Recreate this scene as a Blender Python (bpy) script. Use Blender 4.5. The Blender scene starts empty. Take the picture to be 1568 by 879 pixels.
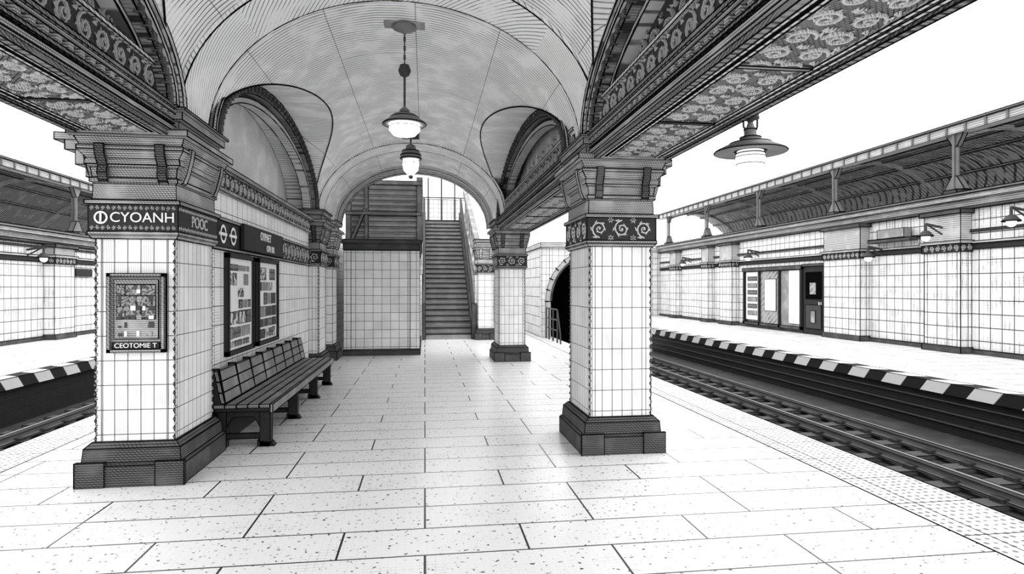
import bpy, math, random
from mathutils import Vector, Matrix
random.seed(4)
S=bpy.context.scene
S.view_settings.view_transform='Standard'
S.view_settings.look='None'
S.view_settings.exposure=0.0
XL,XR=-2.04,1.58          # inner faces of pillar rows
XC=(XL+XR)/2; HA=(XR-XL)/2+.04
SP=3.05; RISE=1.42; YA,YB=-2.1,15.3

# ------------------------------------------------------------------ node groups / materials
def mk_surf():
    g=bpy.data.node_groups.new('surfcoord','ShaderNodeTree')
    g.interface.new_socket('Vector',in_out='OUTPUT',socket_type='NodeSocketVector')
    n=g.nodes; l=g.links
    geo=n.new('ShaderNodeNewGeometry'); out=n.new('NodeGroupOutput')
    sp=n.new('ShaderNodeSeparateXYZ'); l.new(geo.outputs['Position'],sp.inputs[0])
    ab=n.new('ShaderNodeVectorMath'); ab.operation='ABSOLUTE'; l.new(geo.outputs['True Normal'],ab.inputs[0])
    sn=n.new('ShaderNodeSeparateXYZ'); l.new(ab.outputs[0],sn.inputs[0])
    def comb(a,b):
        c=n.new('ShaderNodeCombineXYZ'); l.new(sp.outputs[a],c.inputs[0]); l.new(sp.outputs[b],c.inputs[1]); return c
    xy=comb(0,1); yz=comb(1,2); xz=comb(0,2)
    gx=n.new('ShaderNodeMath'); gx.operation='GREATER_THAN'; l.new(sn.outputs[0],gx.inputs[0]); l.new(sn.outputs[1],gx.inputs[1])
    gz=n.new('ShaderNodeMath'); gz.operation='GREATER_THAN'; l.new(sn.outputs[2],gz.inputs[0]); gz.inputs[1].default_value=.75
    m1=n.new('ShaderNodeMix'); m1.data_type='VECTOR'; l.new(gx.outputs[0],m1.inputs[0]); l.new(xz.outputs[0],m1.inputs[4]); l.new(yz.outputs[0],m1.inputs[5])
    m2=n.new('ShaderNodeMix'); m2.data_type='VECTOR'; l.new(gz.outputs[0],m2.inputs[0]); l.new(m1.outputs[1],m2.inputs[4]); l.new(xy.outputs[0],m2.inputs[5])
    l.new(m2.outputs[1],out.inputs[0]); return g
SURF=mk_surf()

def mat(name,base=.9,brick=None,hatch=(),orn=None,dots=None,speck=None,rough=.75,emit=0,stripe=None,spec=.3,vault=False,wob=.5):
    m=bpy.data.materials.new(name); m.use_nodes=True
    n=m.node_tree.nodes; l=m.node_tree.links
    b=n['Principled BSDF']; b.inputs['Roughness'].default_value=rough; b.inputs['Specular IOR Level'].default_value=spec
    sg=n.new('ShaderNodeGroup'); sg.node_tree=SURF; surf=sg.outputs[0]
    geo=n.new('ShaderNodeNewGeometry'); pos=geo.outputs['Position']
    def M(op,a,b_=None,c=None):
        x=n.new('ShaderNodeMath'); x.operation=op
        for i,v in enumerate((a,b_,c)):
            if v is None: continue
            if isinstance(v,(int,float)): x.inputs[i].default_value=v
            else: l.new(v,x.inputs[i])
        return x.outputs[0]
    if vault:
        s3=n.new('ShaderNodeSeparateXYZ'); l.new(pos,s3.inputs[0])
        A=M('MULTIPLY',M('ARCTAN2',M('MULTIPLY',M('SUBTRACT',s3.outputs[2],SP-.001),1.3),M('SUBTRACT',s3.outputs[0],XC)),1.9)
        cv=n.new('ShaderNodeCombineXYZ'); l.new(s3.outputs[1],cv.inputs[0]); l.new(A,cv.inputs[1]); surf=cv.outputs[0]
    def noise(vec,scale,detail=2):
        x=n.new('ShaderNodeTexNoise'); x.inputs['Scale'].default_value=scale; x.inputs['Detail'].default_value=detail
        l.new(vec,x.inputs['Vector']); return x.outputs['Fac']
    def mr(v,a,b_,c,d):
        x=n.new('ShaderNodeMapRange'); x.interpolation_type='SMOOTHSTEP'
        l.new(v,x.inputs[0]); x.inputs[1].default_value=a; x.inputs[2].default_value=b_; x.inputs[3].default_value=c; x.inputs[4].default_value=d
        return x.outputs[0]
    v=n.new('ShaderNodeValue'); v.outputs[0].default_value=base; cur=v.outputs[0]
    if brick:
        w,h,off,fr,mo,dk=brick[:6]; c2=brick[6] if len(brick)>6 else .88
        t=n.new('ShaderNodeTexBrick'); l.new(surf,t.inputs['Vector']); t.offset=off; t.offset_frequency=fr; t.squash=1
        t.inputs['Scale'].default_value=1; t.inputs['Brick Width'].default_value=w; t.inputs['Row Height'].default_value=h
        t.inputs['Mortar Size'].default_value=mo; t.inputs['Mortar Smooth'].default_value=.1
        t.inputs['Color1'].default_value=(1,1,1,1); t.inputs['Color2'].default_value=(c2,c2,c2,1); t.inputs['Mortar'].default_value=(dk,dk,dk,1)
        sep=n.new('ShaderNodeSeparateColor'); l.new(t.outputs['Color'],sep.inputs[0])
        cur=M('MULTIPLY',cur,sep.outputs[0])
    for h in hatch:
        ang,freq,wd,dk=h[:4]; cov=h[4] if len(h)>4 else .5
        dv=n.new('ShaderNodeVectorMath'); dv.operation='DOT_PRODUCT'
        if isinstance(ang,tuple): l.new(pos,dv.inputs[0]); dv.inputs[1].default_value=ang; src=pos
        else: l.new(surf,dv.inputs[0]); dv.inputs[1].default_value=(math.cos(ang),math.sin(ang),0); src=surf
        p=M('MULTIPLY',dv.outputs['Value'],freq)
        p=M('ADD',p,M('MULTIPLY',noise(src,2.2,2),wob))
        f=M('MULTIPLY',M('PINGPONG',p,.5),2)
        L=mr(f,wd*.6,wd*1.5,1,0)
        mask=mr(noise(src,2.6,4),cov-.1,cov+.1,.12,1)
        cur=M('MULTIPLY',cur,M('SUBTRACT',1,M('MULTIPLY',M('MULTIPLY',L,mask),dk)))
    if orn:
        sc,dk=orn
        w=n.new('ShaderNodeTexWave'); w.wave_type='RINGS'; l.new(surf,w.inputs['Vector']); w.rings_direction='SPHERICAL'
        w.inputs['Scale'].default_value=sc; w.inputs['Distortion'].default_value=16; w.inputs['Detail'].default_value=1.5; w.inputs['Detail Scale'].default_value=sc*.5
        a=mr(w.outputs['Fac'],.3,.6,dk,1)
        cur=M('MULTIPLY',cur,a)
    if dots:
        sc,r,dk=dots
        vo=n.new('ShaderNodeTexVoronoi'); l.new(surf,vo.inputs['Vector']); vo.inputs['Scale'].default_value=sc; vo.inputs['Randomness'].default_value=.2
        cur=M('MULTIPLY',cur,mr(vo.outputs['Distance'],r*.7,r*1.2,dk,1))
    if speck:
        sc,th,dk=speck
        cur=M('MULTIPLY',cur,mr(noise(surf,sc,1),th,th+.04,1,dk))
    if stripe:
        per,dk=stripe
        dv=n.new('ShaderNodeVectorMath'); dv.operation='DOT_PRODUCT'; l.new(pos,dv.inputs[0]); dv.inputs[1].default_value=(.55,1/per,.9)
        f=M('FRACT',M('ADD',dv.outputs['Value'],50.0))
        cur=M('MULTIPLY',cur,mr(f,.47,.5,dk,1))
    c=n.new('ShaderNodeCombineColor')
    for i in range(3): l.new(cur,c.inputs[i])
    l.new(c.outputs[0],b.inputs['Base Color'])
    if emit:
        b.inputs['Emission Color'].default_value=(1,1,1,1); b.inputs['Emission Strength'].default_value=emit
    return m
P=math.pi
INK=mat('ink_line',.006,rough=1,spec=0)
TILE=mat('glazed_tile',.93,brick=(.1,.2,0,2,.0035,.06),hatch=[(0.02,60,.16,.6,.54)],rough=.5)
TILEF=mat('glazed_tile_far',.9,brick=(.3,.32,0,2,.011,.05),hatch=[(0,9,.16,.6,.54),(P/2,16,.14,.5,.58)],rough=.5)
TILEM=mat('glazed_tile_wall',.94,brick=(.2,.2,0,2,.005,.06),hatch=[(P/2,32,.16,.6,.56)],rough=.5)
STONE=mat('carved_stone',.46,hatch=[(P/2,62,.34,.88,.4),(0.6,50,.22,.75,.48)])
STONED=mat('dark_stone',.12,hatch=[(P/2,55,.4,.9,.4),(.8,45,.25,.8,.5)])
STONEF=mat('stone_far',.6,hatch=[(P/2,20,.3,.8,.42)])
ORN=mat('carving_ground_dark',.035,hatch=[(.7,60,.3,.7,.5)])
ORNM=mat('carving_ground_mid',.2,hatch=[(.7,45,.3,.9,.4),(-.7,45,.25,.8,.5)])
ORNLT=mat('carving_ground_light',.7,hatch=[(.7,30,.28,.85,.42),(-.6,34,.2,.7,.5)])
LEAF=mat('carved_scroll',.46,hatch=[(.4,90,.26,.8,.44)])
LEAFL=mat('carved_scroll_light',.62,hatch=[(.4,70,.25,.8,.48)])
BAND=mat('frieze_dark',.025)
VAULT=mat('vault_plaster',.97,vault=True,brick=(2.6,.95,.5,2,.0045,.25,.98),hatch=[(0,17,.22,.85,.45),(.06,34,.12,.5,.58)],rough=.95,wob=1.1)
VAULTP=mat('vault_plaster_panel',.95,hatch=[(.5,24,.2,.8,.44)],rough=.95)
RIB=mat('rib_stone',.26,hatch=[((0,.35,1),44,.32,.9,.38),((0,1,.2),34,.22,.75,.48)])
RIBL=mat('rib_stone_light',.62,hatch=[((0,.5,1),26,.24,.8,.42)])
FLOOR=mat('floor_slabs',.95,brick=(1.15,.42,.45,3,.0075,.01,.985),speck=(30,.665,.06),hatch=[(P/2+.03,26,.08,.6,.62),(0.03,22,.07,.5,.65)],rough=.26,spec=.35)
PLANK=mat('platform_slabs',.82,brick=(2.4,.6,.5,2,.013,.05),hatch=[(0,9,.18,.75,.46)],rough=.6)
TACT=mat('tactile_paving',.9,dots=(15,.3,.22),brick=(.6,.6,0,2,.007,.05))
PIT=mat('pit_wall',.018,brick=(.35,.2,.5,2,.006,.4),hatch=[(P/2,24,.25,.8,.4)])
BED=mat('track_ballast',.05,hatch=[(.3,20,.3,.85,.45),(1.2,30,.25,.8,.5)])
RAIL=mat('rail_steel',.24,hatch=[(P/2,30,.2,.6,.5)],rough=.6)
TIE=mat('sleeper_wood',.09,hatch=[(0,40,.3,.7,.4)])
STR=mat('platform_edge_checker',.8,stripe=(.95,.015))
WOOD=mat('bench_wood',.34,hatch=[(0,60,.3,.88,.4),(P/2,50,.2,.7,.5)])
WOODD=mat('bench_dark',.025,hatch=[(.5,40,.3,.6,.4)])
BOARD=mat('boards',.8,hatch=[(P/2,36,.25,.8,.48)])
METAL=mat('dark_iron',.05,rough=.6,hatch=[(P/2,60,.2,.5,.5)])
METALM=mat('lamp_enamel',.2,rough=.5,hatch=[(P/2,80,.3,.8,.5)])
GLASS=mat('lamp_glass',.95,emit=14)
GLASS1=mat('wall_lamp_glass',.95,emit=1)
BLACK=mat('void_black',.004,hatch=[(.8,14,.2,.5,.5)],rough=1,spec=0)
PAPER=mat('poster_paper',.8,orn=(3.2,.15),brick=(.35,.22,.3,2,.006,.2))
PAPER2=mat('notice_print',.3,brick=(.12,.09,.3,2,.006,.1),orn=(6,.25))
FRAME=mat('poster_frame',.025)
SIGN=mat('sign_dark',.02)
WHITE=mat('sign_white',.88)
ROOFU=mat('canopy_underside',.5,hatch=[((0,1,0),8,.26,.88,.4),((.6,.2,1),16,.24,.85,.42)])
STEP=mat('stair_tread',.08,hatch=[(P/2,30,.2,.4,.5)])
RISER=mat('stair_riser',.42,hatch=[(P/2,20,.25,.8,.45)])
GLZ=mat('shop_glass',.4,hatch=[(.9,6,.3,.7,.5)],rough=.15)
BRICKW=mat('rough_brick',.7,brick=(.3,.12,.5,2,.008,.1))

# ------------------------------------------------------------------ mesh builder
class MB:
    def __init__(s,name,r=.0035): s.name=name; s.v=[]; s.f=[]; s.m=[]; s.ink=[]; s.sm=[]; s.mats=[]; s.r=r
    def mi(s,m):
        if m not in s.mats: s.mats.append(m)
        return s.mats.index(m)
    def add(s,vs,fs,m,ink=True,smooth=False):
        o=len(s.v); s.v+= [tuple(v) for v in vs]; k=s.mi(m)
        for f in fs: s.f.append([i+o for i in f]); s.m.append(k); s.ink.append(ink); s.sm.append(smooth)
    def box(s,x0,x1,y0,y1,z0,z1,m,ink=True):
        vs=[(x0,y0,z0),(x1,y0,z0),(x1,y1,z0),(x0,y1,z0),(x0,y0,z1),(x1,y0,z1),(x1,y1,z1),(x0,y1,z1)]
        s.add(vs,[(0,3,2,1),(0,1,5,4),(1,2,6,5),(2,3,7,6),(3,0,4,7),(4,5,6,7)],m,ink)
    def loft(s,x0,x1,y0,y1,prof,m,cap=True):
        vs=[];fs=[]
        for z,o in prof: vs+=[(x0-o,y0-o,z),(x1+o,y0-o,z),(x1+o,y1+o,z),(x0-o,y1+o,z)]
        for i in range(len(prof)-1):
            for k in range(4):
                a=4*i+k;b=4*i+(k+1)%4; fs.append((a,b,b+4,a+4))
        if cap: fs.append((3,2,1,0)); n=4*(len(prof)-1); fs.append((n,n+1,n+2,n+3))
        s.add(vs,fs,m)
    def prism(s,poly,axis,a,b,m,ink=True,smooth=False):
        n=len(poly)
        def P3(p,t): return (t,p[0],p[1]) if axis=='x' else ((p[0],t,p[1]) if axis=='y' else (p[0],p[1],t))
        vs=[P3(p,a) for p in poly]+[P3(p,b) for p in poly]
        fs=[tuple(range(n))[::-1],tuple(range(n,2*n))]+[(i,(i+1)%n,(i+1)%n+n,i+n) for i in range(n)]
        s.add(vs,fs,m,ink,smooth)
    def band(s,c,h,sp,ri,th,axis,a,b,m,n=36,t0=0,t1=P):
        inn=[(c+(h-th)*math.cos(t0+(t1-t0)*i/n), sp+(ri-th)*math.sin(t0+(t1-t0)*i/n)) for i in range(n+1)]
        out=[(c+h*math.cos(t0+(t1-t0)*i/n), sp+ri*math.sin(t0+(t1-t0)*i/n)) for i in range(n+1)]
        def P3(p,t): return (t,p[0],p[1]) if axis=='x' else (p[0],t,p[1])
        vs=[];fs=[]
        for i in range(n+1): vs+=[P3(inn[i],a),P3(out[i],a),P3(out[i],b),P3(inn[i],b)]
        for i in range(n):
            for k in range(4): fs.append((4*i+k,4*i+(k+1)%4,4*i+4+(k+1)%4,4*i+4+k))
        fs+=[(0,1,2,3),(4*n+3,4*n+2,4*n+1,4*n)]
        s.add(vs,fs,m)
    def cyl(s,p,q,r,m,n=10,r2=None,ink=False):
        p=Vector(p);q=Vector(q);d=(q-p).normalized(); u=d.orthogonal().normalized(); w=d.cross(u); r2=r if r2 is None else r2
        vs=[p+(u*math.cos(2*P*i/n)+w*math.sin(2*P*i/n))*r for i in range(n)]+[q+(u*math.cos(2*P*i/n)+w*math.sin(2*P*i/n))*r2 for i in range(n)]
        s.add(vs,[(i,(i+1)%n,(i+1)%n+n,i+n) for i in range(n)],m,ink,True)
        s.add(vs,[tuple(range(n))[::-1],tuple(range(n,2*n))],m,ink)
    def lathe(s,cx,cy,prof,m,n=28,smooth=True,rim=None):
        vs=[];fs=[]
        for r,z in prof: vs+=[(cx+r*math.cos(2*P*i/n),cy+r*math.sin(2*P*i/n),z) for i in range(n)]
        for j in range(len(prof)-1):
            for i in range(n): fs.append((j*n+i,j*n+(i+1)%n,(j+1)*n+(i+1)%n,(j+1)*n+i))
        s.add(vs,fs,m,False,smooth)
    def hoop(s,cx,cy,z,R,r,m=None,n=36):
        vs=[];fs=[]
        for i in range(n):
            for k in range(5):
                rr=R+r*math.cos(2*P*k/5); vs.append((cx+rr*math.cos(2*P*i/n),cy+rr*math.sin(2*P*i/n),z+r*math.sin(2*P*k/5)))
        for i in range(n):
            for k in range(5): fs.append((5*i+k,5*i+(k+1)%5,5*((i+1)%n)+(k+1)%5,5*((i+1)%n)+k))
        s.add(vs,fs,m or INK,False,True)
    def sphere(s,c,r,m,n=16,sz=1):
        s.lathe(c[0],c[1],[(max(.0005,r*math.sin(P*i/n)),c[2]-r*sz*math.cos(P*i/n)) for i in range(n+1)],m,n*2)
    def ring_wall(s,F,cu,cv,R0,R1,m,n=28,h=.006):
        for k in range(n):
            a0=2*P*k/n;a1=2*P*(k+1)/n
            q=[(cu+R*math.cos(t),cv+R*math.sin(t)) for R,t in ((R0,a0),(R1,a0),(R1,a1),(R0,a1))]
            s.add([F(u,v,h) for u,v in q],[(0,1,2,3)],m,False)
    def scroll(s,F,cu,cv,R,hand,m,hh,segs=22,turns=1.7,ph=0.0):
        vs=[];fs=[]
        for i in range(segs+1):
            t=i/segs; th=hand*(t*turns*2*P)+ph; r=R*(1-.88*t**.8); w=R*.075*(1-.3*t)
            for rr,h in ((r+w*1.2,0),(r+w,hh),(r-w,hh),(max(.001,r-w*1.2),0)): vs.append(F(cu+rr*math.cos(th),cv+rr*math.sin(th),h))
        for i in range(segs):
            for k in range(3): fs.append((4*i+k,4*i+k+1,4*i+5+k,4*i+4+k))
        s.add(vs,fs,m,False)
        s.add([F(cu+R*.13*math.cos(2*P*k/7),cv+R*.13*math.sin(2*P*k/7),hh*1.2) for k in range(7)],[tuple(range(7))],m,False)
        for k in range(7):
            tt_=k*.17+.04
            th=ph+hand*tt_*2*P; r0=R*(1-.88*(tt_/turns)**.8); r1=r0+R*(.36-.03*k); dth=hand*.42
            pts=[(cu+rr*math.cos(tt),cv+rr*math.sin(tt)) for (rr,tt) in ((r0,th),(r0*.4+r1*.6,th+dth*.1),(r1,th+dth*1.15),((r0+r1)/2-.07*R,th+dth*.9))]
            s.add([F(pts[0][0],pts[0][1],.001),F(pts[1][0],pts[1][1],hh),F(pts[2][0],pts[2][1],.002),F(pts[3][0],pts[3][1],hh*.6)],[(0,1,2,3)],m,False)
    def petal(s,F,cu,cv,R,m,hh,n=6,ph=0):
        for k in range(n):
            t=2*P*k/n+ph
            c=lambda r,a:(cu+r*math.cos(a),cv+r*math.sin(a))
            q=[c(R*.12,t),c(R*.6,t-.3),c(R,t),c(R*.6,t+.3)]
            s.add([F(q[0][0],q[0][1],hh),F(q[1][0],q[1][1],.001),F(q[2][0],q[2][1],hh*.7),F(q[3][0],q[3][1],hh*.9)],[(0,1,2,3)],m,False)
    def scrollband(s,F,u0,u1,v0,v1,m,hh=.012,cell=None,inside=None,segs=20):
        H_=v1-v0; rows=max(1,round(H_/cell)) if cell else 1; h=H_/rows; cols=max(1,round((u1-u0)/(h*1.02))); w=(u1-u0)/cols
        for j in range(rows):
            for i in range(cols):
                cu=u0+(i+.5)*w; cv=v0+(j+.5)*h
                if inside and not inside(cu,cv,h*.5): continue
                hd=1 if (i+j)%2 else -1
                s.scroll(F,cu,cv,min(w,h)*.42,hd,m,hh,segs,1.7,P*.5 if hd>0 else -P*.5)
                if segs>=14:
                    for vv,pp in ((cv+h*.43,0),(cv-h*.43,.5)):
                        if i<cols-1: s.petal(F,cu+w*.5,vv,h*.17,m,hh,6,pp)
    def build(s,parent=None):
        em={}
        V=[Vector(v) for v in s.v]; N={}
        for fi,f in enumerate(s.f):
            if not s.ink[fi]: continue
            nn=Vector((0,0,0))
            for i in range(len(f)):
                a=V[f[i]];b=V[f[(i+1)%len(f)]]
                nn+=Vector(((a.y-b.y)*(a.z+b.z),(a.z-b.z)*(a.x+b.x),(a.x-b.x)*(a.y+b.y)))
            if nn.length<1e-12: nn=Vector((0,0,1))
            N[fi]=nn.normalized()
            for i in range(len(f)):
                k=tuple(sorted((f[i],f[(i+1)%len(f)]))); em.setdefault(k,[]).append(fi)
        if s.r>0:
            ev=[];ef=[]
            for (a,b),fl in em.items():
                if len(fl)==2 and N[fl[0]].dot(N[fl[1]])>.86: continue
                p,q=V[a],V[b]; d=q-p
                if d.length<.012: continue
                d.normalize(); u=d.orthogonal().normalized(); w=d.cross(u); o=len(ev); r=s.r*random.uniform(.7,1.3)
                for pt in (p-d*s.r*.5,q+d*s.r*.5):
                    for x,y in ((1,0),(0,1),(-1,0),(0,-1)): ev.append(pt+(u*x+w*y)*r)
                for k in range(4): ef.append((o+k,o+(k+1)%4,o+4+(k+1)%4,o+4+k))
            if ev: s.add(ev,ef,INK,False)
        xs=[v[0] for v in s.v];ys=[v[1] for v in s.v];zs=[v[2] for v in s.v]
        c=Vector(((min(xs)+max(xs))/2,(min(ys)+max(ys))/2,min(zs)))
        me=bpy.data.meshes.new(s.name); me.from_pydata([(v[0]-c.x,v[1]-c.y,v[2]-c.z) for v in s.v],[],s.f)
        for m in s.mats: me.materials.append(m)
        me.polygons.foreach_set('material_index',s.m); me.polygons.foreach_set('use_smooth',s.sm); me.update()
        ob=bpy.data.objects.new(s.name,me); ob.location=c; S.collection.objects.link(ob)
        if parent: ob.parent=parent; ob.matrix_parent_inverse=Matrix.Translation(parent.location).inverted()
        return ob

def text(parent,body,loc,size,rot,m,name='lettering'):
    cu=bpy.data.curves.new(name,'FONT'); cu.body=body; cu.size=size; cu.align_x='CENTER'; cu.align_y='CENTER'; cu.extrude=.003
    cu.materials.append(m); ob=bpy.data.objects.new(name,cu); S.collection.objects.link(ob)
    ob.location=loc; ob.rotation_euler=rot
    ob.parent=parent; ob.matrix_parent_inverse=Matrix.Translation(parent.location).inverted()
    return ob
FY=(P/2,0,0); FX=(P/2,0,P/2)
def Fx(x,sg): return lambda u,v,h: (x+sg*h,u,v)
def Fyy(y,sg): return lambda u,v,h: (u,y+sg*h,v)
def Fz(z): return lambda u,v,h: (v,u,z-h)

# ------------------------------------------------------------------ floor / platforms / track beds
f=MB('floor',.006)
f.box(-3.62,3.42,-6,29.6,-.25,0,FLOOR)
f.box(-4.1,-3.62,-6,29.6,-.25,0,TACT); f.box(3.42,4.05,-6,29.6,-.25,0,TACT)
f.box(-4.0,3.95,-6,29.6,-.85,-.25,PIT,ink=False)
f.build()
f=MB('platform_slab',.008)
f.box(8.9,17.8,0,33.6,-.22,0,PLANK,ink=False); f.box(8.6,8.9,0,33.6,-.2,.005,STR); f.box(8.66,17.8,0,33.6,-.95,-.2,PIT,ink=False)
for z in (-.32,-.5,-.68): f.cyl((8.64,0,z),(8.64,33.6,z),.018,METAL,6)
f.build()
f=MB('platform_slab',.008)
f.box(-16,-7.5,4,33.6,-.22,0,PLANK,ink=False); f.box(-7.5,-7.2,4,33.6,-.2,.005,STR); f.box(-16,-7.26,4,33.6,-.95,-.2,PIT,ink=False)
f.build()
def track(rails,x0,x1,b0,b1,yend):
    t=MB('railway_track',.005)
    t.box(b0,b1,-6,yend,-1.0,-.85,BED,ink=False)
    y=-5
    while y<yend-.5:
        t.box(x0,x1,y,y+.26,-.85,-.79,TIE); y+=.65
    for x in rails:
        t.box(x-.07,x+.07,-6,yend,-.79,-.765,RAIL); t.box(x-.012,x+.012,-6,yend,-.765,-.68,RAIL,ink=False); t.box(x-.035,x+.035,-6,yend,-.68,-.64,RAIL)
        y=-5
        while y<yend-.5: t.box(x-.12,x+.12,y+.05,y+.2,-.79,-.74,METAL,ink=False); y+=.65
    t.build()
track([4.95,6.4,7.25],4.5,7.6,4.05,8.66,23.4)
track([-4.9,-6.3],-6.9,-4.4,-7.26,-4.0,33.5)

# ------------------------------------------------------------------ vaulted ceiling
crossL=[(-1.25,5.45),(6.4,12.25)]
crossR=[(-1.25,5.85),(6.75,13.35)]
CR=1.12
def ycoords():
    ys=set([YA,YB])
    for lo,hi in crossL+crossR:
        c=(lo+hi)/2;h=(hi-lo)/2
        for i in range(61): ys.add(round(c-h*math.cos(P*i/60),4))
    y=YA
    while y<YB: ys.add(round(y,3)); y+=.12
    ys=sorted(ys); out=[ys[0]]
    for y in ys[1:]:
        if y-out[-1]>.004: out.append(y)
    return out
def H(x,y):
    t=(x-XC)/HA
    hm=SP+RISE*math.sqrt(max(0,1-t*t)) if abs(t)<1 else SP
    hc=SP
    for lo,hi in (crossL if x<XC else crossR):
        if lo<y<hi:
            c=(lo+hi)/2;h=(hi-lo)/2; hc=SP+CR*math.sqrt(max(0,1-((y-c)/h)**2))
    return max(hm,hc)
ys=ycoords()
xs=[XL-.62+.58*i/6 for i in range(6)]+[XC-HA*math.cos(P*i/140) for i in range(141)]+[XR+.04+.6*(i+1)/6 for i in range(6)]
vs=[(x,y,H(x,y)) for y in ys for x in xs]; nx=len(xs)
fs=[(j*nx+i,(j+1)*nx+i,(j+1)*nx+i+1,j*nx+i+1) for j in range(len(ys)-1) for i in range(nx-1)]
c=MB('ceiling',0); c.add(vs,fs,VAULT,False,True)
def groin(side,lo,hi):
    cc=(lo+hi)/2;h=(hi-lo)/2; pts=[]
    for i in range(61):
        t=P*i/60; z=CR*math.sin(t); y=cc+h*math.cos(t)
        x=XC+side*HA*math.sqrt(max(0,1-(z/RISE)**2)); pts.append((x-side*.004,y,SP+z-.004))
    for p,q in zip(pts,pts[1:]): c.cyl(p,q,.009,INK,5)
for lo,hi in crossL: groin(-1,lo,hi)
for lo,hi in crossR: groin(1,lo,hi)
CEIL=c.build()
r=MB('roof_slab',.005)
r.box(-2.85,2.45,YA,YB,4.62,4.78,STONE)
r.box(-2.85,-2.72,YA,YB,3.3,4.62,STONE); r.box(2.28,2.42,YA,YB,3.3,4.62,STONE)
r.build(CEIL)

a=MB('arch_ribs',.007)
for side,cr,X in ((-1,crossL,XL),(1,crossR,XR)):
    for lo,hi in cr:
        cc=(lo+hi)/2;h=(hi-lo)/2; near=lo<0
        def bb(th0,th,d0,d1,m):
            x0,x1=sorted((X-side*d0,X-side*d1)); a.band(cc,h+.03-th0,SP,CR+.03-th0,th,'x',x0,x1,m)
        if near:
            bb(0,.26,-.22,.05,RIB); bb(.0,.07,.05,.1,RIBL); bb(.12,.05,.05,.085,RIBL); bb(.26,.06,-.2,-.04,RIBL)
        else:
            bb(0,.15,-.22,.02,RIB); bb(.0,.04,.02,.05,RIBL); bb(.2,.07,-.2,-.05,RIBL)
        n=46
        for i in range(n):
            t=P*(i+.5)/n
            y=cc+(h-.2)*math.cos(t) if near else cc+(h-.07)*math.cos(t); z=SP+(CR-.2 if near else CR-.07)*math.sin(t)
            x0,x1=sorted((X-side*.02,X-side*.075)); a.box(x0,x1,y-.03,y+.03,z-.03,z+.03,STONED,ink=False)
for y0,y1 in ((5.62,6.3),(12.5,13.2),(-2.1,-1.5)):
    a.band(XC,HA+.01,SP,RISE+.01,.05,'y',y0,y1,VAULTP,60)
a.band(XC,HA+.01,SP,RISE+.01,.08,'y',14.95,15.3,RIBL,60)
a.band(XC,HA+.3,SP-.02,RISE+.3,.42,'y',15.22,15.42,RIBL,60)
a.build(CEIL)

def lun(name,lo,hi,x0,x1,m,zb=None,side=None,cell=.3,lm=None):
    cc=(lo+hi)/2;h=(hi-lo)/2; n=40
    poly=[(cc+h*math.cos(P*i/n),SP+CR*math.sin(P*i/n)) for i in range(n+1)]
    poly=[(cc+h,zb)]+poly+[(cc-h,zb)] if zb is not None else poly
    p=MB(name,.005); p.prism(poly,'x',x0,x1,m)
    if side:
        xf=x1 if side>0 else x0
        def ins(u,v,r): return ((u-cc)/(h-.2))**2+((v+r*.6-SP)/(CR-.2))**2<1
        p.scrollband(Fx(xf,side),lo,hi,SP+.27,SP+CR,lm,.03,cell,ins,18)
    p.build(CEIL)
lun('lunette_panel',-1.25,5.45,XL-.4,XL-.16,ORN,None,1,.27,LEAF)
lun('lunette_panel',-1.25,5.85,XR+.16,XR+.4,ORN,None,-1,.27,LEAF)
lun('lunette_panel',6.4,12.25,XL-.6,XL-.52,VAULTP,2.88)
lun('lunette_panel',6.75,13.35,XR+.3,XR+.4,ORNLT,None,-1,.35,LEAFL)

# ------------------------------------------------------------------ longitudinal beams
def beam(name,x0,x1,y0,y1,inner):
    b=MB(name,.005)
    b.box(x0,x1,y0,y1,2.86,3.06,STONE)
    s=1 if inner=='hi' else -1
    xi=x1 if s>0 else x0
    for z0,z1,o,mm in ((2.86,2.9,.03,STONE),(2.93,2.955,.02,RIB),(3.0,3.03,.04,STONE),(3.03,3.06,.06,RIB)):
        lo,hi=sorted((xi,xi+s*o)); b.box(lo,hi,y0,y1,z0,z1,mm)
    xo=x0 if s>0 else x1
    for z0,z1,o in ((2.86,2.9,.05),(2.98,3.06,.12)):
        lo,hi=sorted((xo,xo-s*o)); b.box(lo,hi,y0,y1,z0,z1,RIB)
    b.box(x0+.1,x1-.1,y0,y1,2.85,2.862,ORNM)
    b.box(x0+.0,x0+.05,y0,y1,2.82,2.862,RIB); b.box(x1-.05,x1-.0,y0,y1,2.82,2.862,RIB)
    b.box(x0+.07,x0+.1,y0,y1,2.835,2.862,RIBL); b.box(x1-.1,x1-.07,y0,y1,2.835,2.862,RIBL)
    b.box(x0+.12,x0+.15,y0,y1,2.835,2.862,RIBL); b.box(x1-.15,x1-.12,y0,y1,2.835,2.862,RIBL)
    y=y0+.6
    while y<y1-.3: b.box(x0+.15,x1-.15,y-.02,y+.02,2.83,2.862,RIB); y+=1.2
    b.scrollband(Fz(2.85),y0,y1,x0+.16,x1-.16,LEAFL,.015,.21,None,20)
    y=y0+.1
    while y<y1-.1:
        lo,hi=sorted((xi,xi+s*.035)); b.box(lo,hi,y,y+.05,2.96,2.995,STONE,ink=False); y+=.12
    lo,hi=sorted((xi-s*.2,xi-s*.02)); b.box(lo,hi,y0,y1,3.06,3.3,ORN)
    b.box(*sorted((xi-s*.03,xi+s*.01)),y0,y1,3.29,3.32,RIBL)
    b.scrollband(Fx(xi-s*.02,s),y0,y1,3.07,3.29,LEAF,.015,None,None,18)
    return b.build(CEIL)
beam('ceiling_beam',XL-.72,XL,-2.1,5.62,'hi')
beam('ceiling_beam',XR,XR+.74,-2.1,5.98,'lo')
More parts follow.
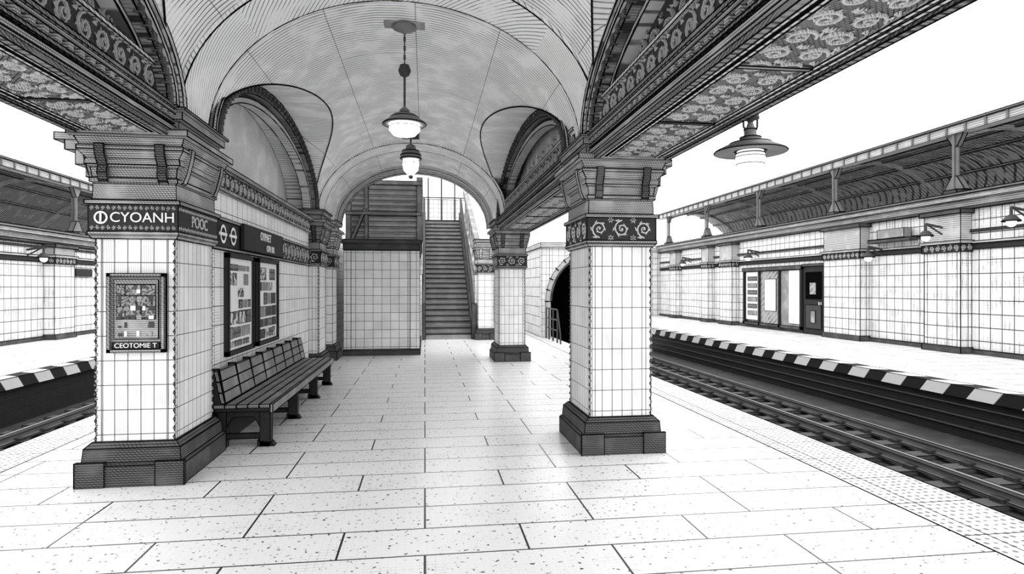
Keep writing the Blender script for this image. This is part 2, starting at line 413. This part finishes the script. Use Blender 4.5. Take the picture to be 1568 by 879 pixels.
beam('ceiling_beam',XR,XR+.74,6.6,13.5,'lo')

# ------------------------------------------------------------------ pillars
def pillar(x0,x1,y0,y1,r=.0045,rope=True,far=False,name='tiled_pillar',top=2.86,plain=()):
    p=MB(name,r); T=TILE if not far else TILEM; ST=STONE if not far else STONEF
    p.loft(x0,x1,y0,y1,[(0,.1),(.17,.1),(.19,.075),(.3,.065),(.345,.02)],STONED)
    for cx,cy in ((x0,y0),(x1,y0)): p.box(cx-.11,cx+.11,y0-.11,y0-.08,.0,.2,STONED)
    p.box(x0,x1,y0,y1,.345,2.03,T)
    p.loft(x0,x1,y0,y1,[(1.99,.015),(2.02,.045),(2.05,.045)],ST)
    p.box(x0-.04,x1+.04,y0-.04,y1+.04,2.05,2.27,BAND)
    for nm,F,a0,a1 in (('f',Fyy(y0-.04,-1),x0,x1),('k',Fyy(y1+.04,1),x0,x1),('l',Fx(x0-.04,-1),y0,y1),('r',Fx(x1+.04,1),y0,y1)):
        if nm not in plain: p.scrollband(F,a0-.03,a1+.03,2.06,2.26,LEAFL,.008,None,None,22)
        else:
            p.scrollband(F,a0-.03,a1+.03,2.06,2.1,LEAFL,.004,None,None,8); p.scrollband(F,a0-.03,a1+.03,2.22,2.26,LEAFL,.004,None,None,8)
    p.loft(x0,x1,y0,y1,[(2.27,.06),(2.3,.06),(2.31,.02),(2.44,.015),(2.45,.035),(2.48,.035),(2.49,.02),(2.57,.03),(2.59,.06),(2.62,.06),(2.64,.05),(2.7,.1),(2.73,.1),(2.74,.085),(2.8,.11),(2.81,.15),(top,.15)],ST)
    for sx in (x0+.04,x1-.11):
        p.prism([(y0-.01,2.44),(y0-.05,2.46),(y0-.075,2.52),(y0-.06,2.58),(y0-.11,2.66),(y0-.12,2.74),(y0-.01,2.74)],'x',sx,sx+.07,STONED if not far else ST)
    for sy in (y0+.04,y1-.11):
        p.prism([(x0-.01,2.44),(x0-.05,2.46),(x0-.075,2.52),(x0-.11,2.66),(x0-.12,2.74),(x0-.01,2.74)],'y',sy,sy+.07,ST)
        p.prism([(x1+.01,2.44),(x1+.05,2.46),(x1+.075,2.52),(x1+.11,2.66),(x1+.12,2.74),(x1+.01,2.74)],'y',sy,sy+.07,ST)
    p.loft(x0,x1,y0,y1,[(top,.05),(2.95,.05),(2.96,.09),(SP-.03,.09),(SP-.02,.12),(SP,.12)],ST)
    if rope:
        for cx,cy in ((x0,y0),(x1,y0),(x1,y1),(x0,y1)):
            z=.37;k=0
            while z<1.98:
                R=.014; o=.004*(1 if k%2 else -1)
                vs=[(cx+R+o,cy,z),(cx+o,cy-R,z-.01),(cx-R+o,cy,z),(cx+o,cy+R,z+.01),(cx+o,cy,z+.024),(cx+o,cy,z-.024)]
                p.add(vs,[(0,3,4),(3,2,4),(2,1,4),(1,0,4),(3,0,5),(2,3,5),(1,2,5),(0,1,5)],STONED if k%2==0 else ST,False)
                z+=.036;k+=1
        for xx in (x0+.05,x1-.05): p.box(xx-.002,xx+.002,y0-.002,y0,.35,1.99,INK,False)
        for yy in (y0+.05,y1-.05):
            p.box(x1,x1+.002,yy-.002,yy+.002,.35,1.99,INK,False); p.box(x0-.002,x0,yy-.002,yy+.002,.35,1.99,INK,False)
    return p
pl=pillar(-2.64,XL,5.5,6.4,plain=('f','r'))
for i,(z0,z1,o) in enumerate(((2.5,2.6,.1),(2.6,2.72,.18),(2.72,2.8,.26),(2.8,2.86,.34))): pl.box(-2.64-o,-2.6,5.55,6.3,z0,z1,STONE)
pl.ring_wall(Fyy(5.46,-1),-2.585,2.16,.038,.052,WHITE,h=.004); pl.box(-2.592,-2.578,5.45,5.458,2.125,2.195,WHITE,False)
ob=pl.build()
text(ob,'CYOANH',(-2.27,5.455,2.16),.115,FY,WHITE); text(ob,'POOC',(XL+.045,5.95,2.16),.14,FX,LEAFL)
pr=pillar(XR,2.19,5.9,6.72)
for i,(z0,z1,o) in enumerate(((2.5,2.6,.06),(2.6,2.72,.12),(2.72,2.8,.18),(2.8,2.86,.24))): pr.box(2.15,2.19+o,5.95,6.65,z0,z1,STONE)
pr.build()
pillar(XR,2.14,13.4,14.3,.006).build()
pillar(XR+.02,2.05,19.0,19.5,.007,rope=False,far=True).build()
pillar(-2.64,XL,-2.1,-1.3).build(); pillar(XR,2.19,-2.1,-1.3).build()

# ------------------------------------------------------------------ left wall
WX=-2.14
w=MB('wall_left',.0055)
w.box(-2.6,WX,6.52,12.05,0,2.62,TILEM)
w.box(WX,WX+.02,6.52,12.05,2.02,2.3,BAND); w.scrollband(Fx(WX+.02,1),9.7,12.0,2.05,2.28,LEAFL,.008,None,None,16)
w.scrollband(Fx(WX+.02,1),6.55,6.85,2.05,2.28,LEAFL,.008,None,None,16)
w.box(WX,WX+.035,6.52,12.05,2.3,2.33,STONE); w.box(WX,WX+.035,6.52,12.05,1.99,2.02,STONE)
w.box(-2.6,WX+.05,6.52,12.05,2.6,2.64,STONE); w.box(-2.6,WX+.03,6.52,12.05,2.64,2.82,BAND); w.scrollband(Fx(WX+.03,1),6.55,12.0,2.65,2.81,LEAFL,.01,None,None,14)
w.box(-2.6,WX+.09,6.52,12.05,2.82,2.87,STONE)
w.box(WX,WX+.03,6.52,12.05,0,.22,STONED)
w.box(-2.6,WX,13.15,14.0,0,3.05,TILEM); w.box(-2.6,WX,14.88,19.2,0,3.05,TILEM)
wl=w.build()
pillar(-2.5,-1.98,12.2,13.0,.006,top=2.86).build(wl)
pillar(-2.5,-2.0,14.12,14.76,.006,rope=False,far=True,name='tiled_pilaster').build(wl)
s=MB('station_sign',.004); s.box(WX+.037,WX+.07,7.6,9.6,2.03,2.33,SIGN); so=s.build()
text(so,'OYPAET',(WX+.075,8.6,2.24),.15,FX,WHITE); text(so,'OFR IIIR',(WX+.075,8.85,2.1),.12,FX,WHITE)
s=MB('line_roundel',0)
for y in (6.98,7.33):
    s.ring_wall(Fx(WX+.024,1),y,2.16,.07,.1,WHITE,h=.01); s.box(WX+.024,WX+.036,y-.12,y+.12,2.145,2.175,WHITE,False)
s.build()
def framed(name,y0,y1,z0,z1,kind):
    q=MB(name,.004); x=WX+.004
    q.box(x,x+.045,y0,y1,z0,z0+.05,FRAME);q.box(x,x+.045,y0,y1,z1-.05,z1,FRAME);q.box(x,x+.045,y0,y0+.05,z0,z1,FRAME);q.box(x,x+.045,y1-.05,y1,z0,z1,FRAME)
    q.box(x,x+.02,y0+.04,y1-.04,z0+.04,z1-.04,WHITE)
    rr=random.Random(kind)
    zz=z1-.12
    while zz>z0+.14:
        hh=rr.uniform(.05,.16); yy=y0+.1
        while yy<y1-.2:
            ww=rr.uniform(.1,.35)
            if rr.random()<.8: q.box(x+.02,x+.024,yy,min(yy+ww,y1-.1),max(zz-hh,z0+.08),zz,rr.choice([PAPER,PAPER,PAPER2,STONE] if kind==1 else [PAPER,PAPER2,STONE,STONED]),ink=rr.random()<.4)
            yy+=ww+.03
        zz-=hh+.03
    q.build()
framed('poster',7.1,8.15,.85,1.97,1)
framed('poster',8.35,9.45,.85,1.97,2)

q=MB('notice_board',.003)
x0,x1,z0,z1,y=-2.535,-2.1,1.07,1.71,5.496
q.box(x0,x1,y-.03,y,z0,z1,STONE)
for A in ((x0,x1,z0,z0+.025),(x0,x1,z1-.025,z1),(x0,x0+.025,z0,z1),(x1-.025,x1,z0,z1)): q.box(A[0],A[1],y-.055,y,A[2],A[3],STONE)
q.box(x0+.05,x1-.05,y-.04,y-.03,1.18,1.66,STONE)
q.box(x0+.07,x1-.07,y-.045,y-.04,1.34,1.62,PAPER2,ink=True)
rr=random.Random(3)
for i in range(6):
    for j in range(6):
        if rr.random()<.7:
            xx=x0+.085+i*.046; zz=1.2+j*.07
            q.box(xx,xx+rr.uniform(.018,.04),y-.049,y-.044,zz,zz+rr.uniform(.015,.05),rr.choice([WHITE,STONE,STONE,METAL]),ink=False)
q.box(x0+.04,x1-.04,y-.045,y-.03,1.1,1.15,SIGN)
qo=q.build(); text(qo,'CEOTOMIE T',(-2.318,5.446,1.125),.055,FY,WHITE)

# bench
b=MB('platform_bench',.0045)
Y0,Y1=6.52,10.7
for i in range(5): xx=-2.06+i*.108; b.box(xx,xx+.1,Y0,Y1,.40,.435,WOOD)
b.box(-2.05,-1.53,Y0+.02,Y1-.02,.36,.4,WOODD)
b.box(-1.53,-1.5,Y0,Y1,.35,.435,WOOD)
for y in (Y0+.06,7.9,9.3,Y1-.16):
    b.box(-1.64,-1.54,y,y+.09,0,.36,WOODD); b.box(-2.04,-1.96,y,y+.08,0,.36,WOODD); b.box(-1.98,-1.6,y+.02,y+.06,.08,.13,WOODD)
    b.prism([(-1.66,0),(-1.5,0),(-1.53,.04),(-1.66,.06)],'y',y,y+.09,WOODD)
    b.prism([(-1.96,.36),(-1.96,.2),(-1.9,.3),(-1.7,.3),(-1.64,.2),(-1.64,.36)],'y',y+.01,y+.07,WOODD)
b.box(-2.04,-1.98,Y0+.1,Y1-.2,.03,.36,WOODD,ink=False)
for k in range(3):
    z=.45+k*.108; o=.022*k
    b.prism([(-1.99-o,z),(-1.955-o,z),(-1.978-o,z+.1),(-2.012-o,z+.1)],'y',Y0,Y1,WOOD)
y=Y0+.02
while y<=Y1: b.prism([(-2.06,.42),(-1.95,.42),(-2.015,.79),(-2.09,.79)],'y',y-.01,y+.01,WOODD); y+=.55
b.build()

# ------------------------------------------------------------------ kiosk, screen, stairs
k=MB('ticket_kiosk',.007)
k.box(-1.86,-.14,14.98,19.1,0,2.62,TILEM)
k.loft(-1.84,-.16,14.98,19.1,[(0,.05),(.12,.05),(.15,.01)],STONED)
k.loft(-1.84,-.16,14.98,19.1,[(2.45,.01),(2.47,.04),(2.6,.04),(2.62,.08),(2.7,.08),(2.72,.02)],STONED)
k.box(-.34,-.12,14.95,15.02,.15,2.45,TILEM); k.box(-1.87,-1.7,14.95,15.02,.15,2.45,TILEM)
KO=k.build()
k=MB('boarded_screen',.007)
k.box(-1.8,-.16,15.75,15.82,2.722,4.1,BOARD)
for i in range(10): k.prism([(15.7,2.78+i*.13),(15.75,2.80+i*.13),(15.75,2.83+i*.13),(15.7,2.81+i*.13)],'x',-1.75,-.17,BOARD)
k.box(-1.9,-1.78,15.62,15.85,2.722,4.2,STONE); k.box(-.2,-.06,15.62,15.85,2.722,4.3,STONE); k.box(-1.9,-.06,15.6,15.87,4.1,4.2,STONE)
k.box(-1.45,-1.37,15.6,15.75,2.722,4.1,STONE); k.prism([(-1.8,2.722),(-1.72,2.722),(-1.4,3.5),(-1.48,3.5)],'y',15.58,15.66,STONE)
k.box(-1.9,-.1,15.55,15.6,3.35,3.43,STONE)
k.build(KO)
st=MB('staircase',.007)
n=25
for i in range(n):
    y0=19.3+i*.29; z=(i+1)*.175
    st.box(0.02,1.42,y0,y0+.34,z-.175 if i<2 else z-.3,z-.03,RISER,ink=False); st.box(.02,1.42,y0-.03,y0+.32,z-.03,z,STEP)
YT=19.3+n*.29; ZT=n*.175
for xa,xb in ((-.08,.02),(1.42,1.56)):
    st.prism([(19.18,0),(19.18,.35),(YT,ZT+.35),(YT,ZT-.4),(20.2,0)],'x',xa,xb,STONED)
    xm=(xa+xb)/2
    st.cyl((xm,19.25,1.0),(xm,YT,ZT+.95),.045,METAL,8)
    st.cyl((xm,19.25,.7),(xm,YT,ZT+.65),.025,METAL,8)
    for i in range(9):
        t=i/8; st.cyl((xm,19.25+t*(YT-19.25),.2+t*ZT),(xm,19.25+t*(YT-19.25),1.0+t*(ZT-.05)),.03,METAL,8)
    st.box(xa,xb,19.15,19.3,0,1.1,STONED)
for xa,xb in ((-.3,-.09),(1.6,1.78)):
    st.prism([(20.4,2.0),(YT,ZT+.2),(YT+2.5,ZT+.2),(YT+2.5,0),(20.4,0)],'x',xa,xb,TILEM)
    st.prism([(20.4,2.0),(YT,ZT+.2),(YT+2.5,ZT+.2),(YT+2.5,ZT+.34),(YT,ZT+.34),(20.4,2.14)],'x',xa-.03,xb+.03,STONE)
    st.prism([(20.4,2.9),(YT,ZT+1.1),(YT,ZT+1.3),(20.4,3.1)],'x',xa,xb,STONE)
    for i in range(7):
        t=(i+.5)/7; yy=20.4+t*(YT-20.4); zz=2.1+t*(ZT+.3-2.1); st.box(xa+.04,xb-.04,yy-.05,yy+.05,zz-.1,zz+.95,STONEF)
st.box(-.09,1.6,YT,YT+2.5,ZT-.2,ZT,STONEF)
st.box(-.3,1.78,YT+2.4,YT+2.5,ZT,ZT+1.25,TILEM)
for xx in (.15,.75,1.35): st.cyl((xx,YT+2.3,ZT),(xx,YT+2.3,ZT+2.2),.035,METAL,6)
st.cyl((-.3,YT+2.3,ZT+1.3),(1.78,YT+2.3,ZT+1.3),.03,METAL,6)
st.build()
w=MB('wall_back',.008); w.box(-4.1,-.4,29.6,29.9,0,3.0,TILEF); w.box(1.9,3.5,29.6,29.9,0,3.0,TILEF); w.box(-4.1,-.4,29.5,29.95,3.0,3.15,STONEF); w.box(1.9,3.5,29.5,29.95,3.0,3.15,STONEF); w.build()

# ------------------------------------------------------------------ tunnel portal
def arch_wall(mb,c,h,sp,ri,x0,x1,ztop,zbot,ya,yb,m,n=28):
    pts=[(c+h*math.cos(P-P*i/n),sp+ri*math.sin(P-P*i/n)) for i in range(n+1)]
    mb.prism([(x0,zbot),(c-h,zbot),(c-h,sp),(c-h,ztop),(x0,ztop)],'y',ya,yb,m)
    mb.prism([(c+h,zbot),(x1,zbot),(x1,ztop),(c+h,ztop),(c+h,sp)],'y',ya,yb,m)
    for i in range(n):
        a_,b_=pts[i],pts[i+1]; mb.prism([a_,b_,(b_[0],ztop),(a_[0],ztop)],'y',ya,yb,m,ink=False)
t=MB('tunnel_portal',.009)
arch_wall(t,5.32,1.42,1.15,1.5,3.66,7.0,2.85,-.85,19.5,19.8,TILEM)
t.band(5.32,1.56,1.15,1.64,.16,'y',19.36,19.52,RIBL,30); t.band(5.32,1.42,1.15,1.5,.05,'y',19.3,19.5,STONED,30)
for i in range(15):
    an=P*i/14; t.cyl((5.32+1.47*math.cos(an),19.35,1.15+1.55*math.sin(an)),(5.32+1.6*math.cos(an),19.35,1.15+1.68*math.sin(an)),.018,INK,6)
t.box(3.76,3.92,19.36,19.52,-.85,1.15,RIBL); t.box(6.72,6.88,19.36,19.52,-.85,1.15,RIBL)
t.box(3.66,3.8,19.8,29.4,.01,2.85,TILEF); t.box(6.86,7.0,19.8,33,-.85,2.85,TILEF)
t.box(3.6,7.06,19.4,29.5,2.85,3.0,STONEF)
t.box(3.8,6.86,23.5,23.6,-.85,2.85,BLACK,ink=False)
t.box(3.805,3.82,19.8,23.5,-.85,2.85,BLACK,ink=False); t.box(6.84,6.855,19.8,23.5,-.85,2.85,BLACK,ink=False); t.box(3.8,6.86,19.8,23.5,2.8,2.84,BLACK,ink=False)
t.build()
g=MB('platform_end_railing',0)
for y in (17.6,18.2,18.8,19.25): g.cyl((3.75,y,0),(3.75,y,.95),.025,METAL,8)
for z in (.35,.65,.95): g.cyl((3.75,17.6,z),(3.75,19.25,z),.022,METAL,8)
g.cyl((3.75,17.6,.95),(3.75,17.2,.3),.022,METAL,8); g.cyl((3.75,17.2,.3),(3.75,17.15,0),.022,METAL,8)
g.build()

# ------------------------------------------------------------------ opposite platforms
def side(sgn,XW,ya,yb,name,pil,zc,zg,zt,back):
    w=MB(name,.011)
    def B(d0,d1,y0,y1,z0,z1,m,ink=True):
        a_,b_=sorted((XW-sgn*d0,XW-sgn*d1)); w.box(a_,b_,y0,y1,z0,z1,m,ink)
    B(0,-.3,ya,yb,0,zc-.35,TILEF)
    B(0,.05,ya,yb,0,.12,STONED)
    B(0,.03,ya,yb,zt,zt+.14,BAND); B(0,.07,ya,yb,zt+.14,zt+.2,STONEF)
    B(0,.05,ya,yb,zt+.42,zt+.47,STONED)
    B(-.3,.12,ya,yb,zc-.35,zc-.28,STONED); B(-.3,.06,ya,yb,zc-.28,zc-.12,STONEF); B(-.3,.22,ya,yb,zc-.12,zc,STONEF); B(-.1,.3,ya,yb,zc,zc+.06,METALM)
    for y0,y1 in pil:
        B(0,.3,y0,y1,.0,zt-.05,TILEF); B(0,.34,y0-.04,y1+.04,0,.16,STONED); B(0,.34,y0-.04,y1+.04,zt-.05,zt+.15,BAND); B(0,.38,y0-.08,y1+.08,zt+.15,zt+.22,STONEF)
        w.scrollband(Fx(XW-sgn*.34,-sgn),y0,y1,zt-.04,zt+.14,LEAFL,.01,None,None,12)
        w.scrollband(Fyy(y0-.04,-1),min(XW,XW-sgn*.34),max(XW,XW-sgn*.34),zt-.04,zt+.14,LEAFL,.01,None,None,12)
        B(0,.3,y0,y1,zt+.22,zc-.45,STONEF); B(0,.38,y0-.08,y1+.08,zc-.45,zc-.35,STONED); B(0,.2,y0+.1,y0+.3,zc-.7,zc-.35,STONED)
    w.build()
    c=MB('canopy_roof',.011)
    def C(d0,d1,y0,y1,z0,z1,m,ink=True):
        a_,b_=sorted((XW-sgn*d0,XW-sgn*d1)); c.box(a_,b_,y0,y1,z0,z1,m,ink)
    n=18; out=[]
    for i in range(n+1):
        t=i/n; d=-.05-t*back; z=zg+ .55*math.sin(P*t)-t*t*1.7
        out.append((XW-sgn*d,z))
    for dz,mm in ((0,ROOFU),(.12,STONEF)):
        vs=[(p[0],ya,p[1]+dz) for p in out]+[(p[0],yb,p[1]+dz) for p in out]
        c.add(vs,[(i,i+1,i+n+2,i+n+1) for i in range(n)],mm,False,True)
    # longitudinal purlins on the underside
    for i in (3,6,9,12,15):
        p=out[i]; c.box(p[0]-.03,p[0]+.03,ya,yb,p[1]-.06,p[1],STONE)
    y=ya+.6
    while y<yb:
        for i in range(n):
            p,q_=out[i],out[i+1]
            c.prism([(p[0],p[1]-.12),(q_[0],q_[1]-.12),(q_[0],q_[1]),(p[0],p[1])],'y',y-.04,y+.04,STONEF,ink=False)
        xp=XW-sgn*.02
        c.cyl((xp,y,zc+.06),(xp,y,zg),.06,METALM,8); c.cyl((xp-.1,y,zc+.06),(xp-.1,y,zg),.03,METALM,8)
        c.box(xp-.2,xp+.2,y-.2,y+.2,zc+.06,zc+.16,STONED); c.prism([(y-.3,zc+.16),(y+.3,zc+.16),(y+.08,zc+.5),(y-.08,zc+.5)],'x',xp-.08,xp+.08,METALM)
        c.prism([(y-.25,zg),(y+.25,zg),(y+.06,zg-.3),(y-.06,zg-.3)],'x',xp-.06,xp+.06,METALM)
        y+=4.6
    C(-.15,.18,ya,yb,zg,zg+.2,STONEF); C(-.1,.24,ya,yb,zg+.2,zg+.25,METALM)
    y=ya
    while y<yb: C(.18,.22,y,y+.05,zg,zg+.27,METALM,ink=False); y+=.55
    xb=out[-1][0]
    a_,b_=sorted((xb,xb+sgn*.2)); c.box(a_,b_,ya,yb,0,out[-1][1]+.1,STONEF,ink=False)
    c.build()
side(1,13.0,4,33.5,'wall_right',[(13.4,14.5),(16.9,18.6),(24.7,25.8),(26.9,27.6),(30.6,31.4)],3.82,5.35,2.5,4.6)
side(-1,-11.4,8,33.5,'wall_left_platform',[(14.6,15.6),(20.7,21.8),(27,28)],3.25,4.85,2.35,4.4)
w=MB('wall_end',.009); w.box(7.1,17.6,33.65,33.9,-.9,3.6,TILEF); w.box(7.1,17.6,33.6,33.9,3.6,3.8,STONEF); w.build()
w=MB('wall_end',.009); w.box(-15.8,-4.1,33.65,33.9,-.9,3.3,BRICKW); w.box(-15.8,-4.1,33.6,33.9,3.3,3.5,STONEF); w.build()
s=MB('wall_sign',.006); s.box(-11.37,-11.31,22.3,23.3,1.95,2.2,SIGN); s.build()

XW=12.95
s=MB('window_1',.009)
def Sx(d0,d1,y0,y1,z0,z1,m,ink=True): s.box(XW-d1,XW-d0,y0,y1,z0,z1,m,ink)
Sx(0,.1,20.05,24.1,.12,.22,STONED); Sx(0,.12,20.05,24.1,2.22,2.36,STONED)
Sx(0,.05,22.9,23.9,.3,2.2,WHITE)
for i in range(6): Sx(.05,.06,23.05,23.75,.5+i*.27,.66+i*.27,PAPER2 if i%2 else STONE)
Sx(0,.04,21.5,22.8,.22,2.2,GLZ); Sx(.04,.06,21.7,22.5,.7,1.9,WHITE)
Sx(0,.04,20.1,21.4,.22,2.2,STONE); Sx(.04,.05,20.2,20.9,.3,2.2,WHITE)
for y in (24.0,22.85,21.45,20.1): Sx(0,.1,y-.05,y+.05,.12,2.3,FRAME)
s.build()
s=MB('door_1',.009)
Sx(0,.05,18.85,20.0,.01,2.3,WOODD); Sx(0,.1,18.8,20.03,2.3,2.38,STONED); Sx(.05,.07,19.0,19.85,1.2,2.1,BLACK); Sx(.05,.07,19.0,19.85,.2,1.0,METAL)
Sx(.07,.09,19.25,19.6,1.35,1.75,GLZ); Sx(.05,.12,19.0,19.08,1.0,1.12,WHITE); Sx(.07,.09,19.3,19.55,.4,.8,STONE)
s.build()
s=MB('wall_cabinet',.008); s.box(12.7,12.92,15.2,16.2,2.95,3.2,STONE); s.box(12.72,12.92,15.0,16.6,2.85,2.93,STONED); s.build()

# ------------------------------------------------------------------ lamps
def wall_lamp(x,y,z,s):
    l=MB('wall_lamp',0)
    l.cyl((x,y,z+.22),(x-s*.45,y,z+.3),.03,METAL,8); l.cyl((x-s*.45,y,z+.3),(x-s*.45,y,z+.1),.03,METAL,8)
    l.lathe(x-s*.45,y,[(.03,z+.14),(.08,z+.12),(.16,z+.03),(.17,z)],METAL,16); l.sphere((x-s*.45,y,z-.03),.1,GLASS1,10); l.hoop(x-s*.45,y,z,.17,.014)
    l.cyl((x,y,z+.05),(x-s*.4,y,z+.28),.022,METAL,6)
    l.build()
wall_lamp(12.66,13.9,2.85,1); wall_lamp(12.95,11.9,3.02,1); wall_lamp(12.95,16.3,2.45,1); wall_lamp(12.95,23.0,2.75,1); wall_lamp(12.95,29.3,2.75,1)
wall_lamp(-11.35,19.8,2.45,-1); wall_lamp(-11.35,25.0,2.45,-1)

l=MB('pendant_lamp',0); x,y=-.22,6.95
l.lathe(x,y,[(.003,4.47),(.12,4.46),(.13,4.42),(.04,4.38),(.012,4.36)],METALM)
l.box(x-.22,x+.22,y-.1,y+.1,4.455,4.475,STONE)
zt=4.38; i=0
while zt>3.98:
    l.cyl((x,y,zt),(x,y,zt-.05),.013 if i%2 else .007,METAL,6); zt-=.05;i+=1
D=.06
l.lathe(x,y,[(.01,3.98+D),(.05,3.96+D),(.07,3.9+D),(.05,3.85+D),(.015,3.83+D)],METAL)
l.cyl((x,y,3.85+D),(x,y,3.48+D),.012,METAL,8)
l.lathe(x,y,[(.02,3.5+D),(.055,3.47+D),(.055,3.44+D),(.12,3.42+D),(.15,3.39+D),(.21,3.345+D),(.235,3.325+D),(.235,3.31+D),(.18,3.31+D)],METALM)
l.lathe(x,y,[(.165,3.32+D),(.165,3.25+D),(.12,3.20+D),(.003,3.185+D)],GLASS)
for z,R in ((3.315,.236),(3.39,.151),(3.44,.056),(3.285,.168)): l.hoop(x,y,z+D,R,.006)
l.build()
l=MB('pendant_lamp',0); x,y=-.24,10.9
l.cyl((x,y,4.47),(x,y,4.0),.016,METAL,8); l.lathe(x,y,[(.002,4.47),(.1,4.45),(.1,4.42),(.02,4.4)],METALM)
l.box(x-.14,x+.14,y-.04,y+.04,4.14,4.22,METAL,False)
l.lathe(x,y,[(.03,4.05),(.08,4.02),(.09,3.95),(.14,3.93),(.17,3.86),(.18,3.8),(.13,3.78)],METALM)
l.lathe(x,y,[(.12,3.8),(.14,3.72),(.12,3.6),(.05,3.53),(.003,3.52)],GLASS)
for z,R in ((3.8,.18),(3.86,.172),(3.93,.141),(3.72,.142)): l.hoop(x,y,z,R,.009)
l.sphere((x,y,3.49),.04,METAL,8)
l.build()
l=MB('pendant_lamp',0); x,y=2.42,4.42
l.cyl((x,y,2.95),(x,y,2.72),.011,METAL,8); l.lathe(x,y,[(.002,2.98),(.05,2.97),(.05,2.94),(.015,2.92)],METAL)
l.lathe(x,y,[(.015,2.9),(.06,2.89),(.065,2.86),(.03,2.85),(.015,2.83)],METAL)
for sx in (-1,1):
    l.cyl((x+sx*.055,y,2.86),(x+sx*.055,y,2.8),.008,METAL,6); l.cyl((x+sx*.055,y,2.8),(x+sx*.015,y,2.76),.008,METAL,6)
l.lathe(x,y,[(.02,2.83),(.03,2.8),(.045,2.78),(.045,2.74),(.075,2.72),(.08,2.7),(.15,2.675),(.255,2.625),(.262,2.61),(.25,2.605),(.12,2.62)],METALM)
l.lathe(x,y,[(.095,2.62),(.108,2.575),(.1,2.52),(.065,2.48),(.003,2.462)],GLASS1)
for z,R in ((2.612,.262),(2.677,.15),(2.72,.076),(2.6,.104),(2.78,.047)): l.hoop(x,y,z,R,.0045)
l.hoop(x,y,2.52,.101,.003); l.hoop(x,y,2.575,.109,.003)
l.build()

# ------------------------------------------------------------------ light
W=bpy.data.worlds.new('sky'); S.world=W; W.use_nodes=True
bg=W.node_tree.nodes['Background']; bg.inputs[0].default_value=(1,1,1,1); bg.inputs[1].default_value=2.35
sd=bpy.data.lights.new('sun','SUN'); sd.energy=.4; sd.angle=math.radians(25); so=bpy.data.objects.new('sun',sd); S.collection.objects.link(so); so.rotation_euler=(math.radians(-28),math.radians(12),0); so.location=(0,0,20)

cam=bpy.data.cameras.new('camera'); cam.lens=22.06; cam.sensor_width=36; cam.clip_end=500
co=bpy.data.objects.new('camera',cam); S.collection.objects.link(co); co.location=(0,0,1.6); co.rotation_euler=(P/2,0,-math.radians(7.9)); S.camera=co
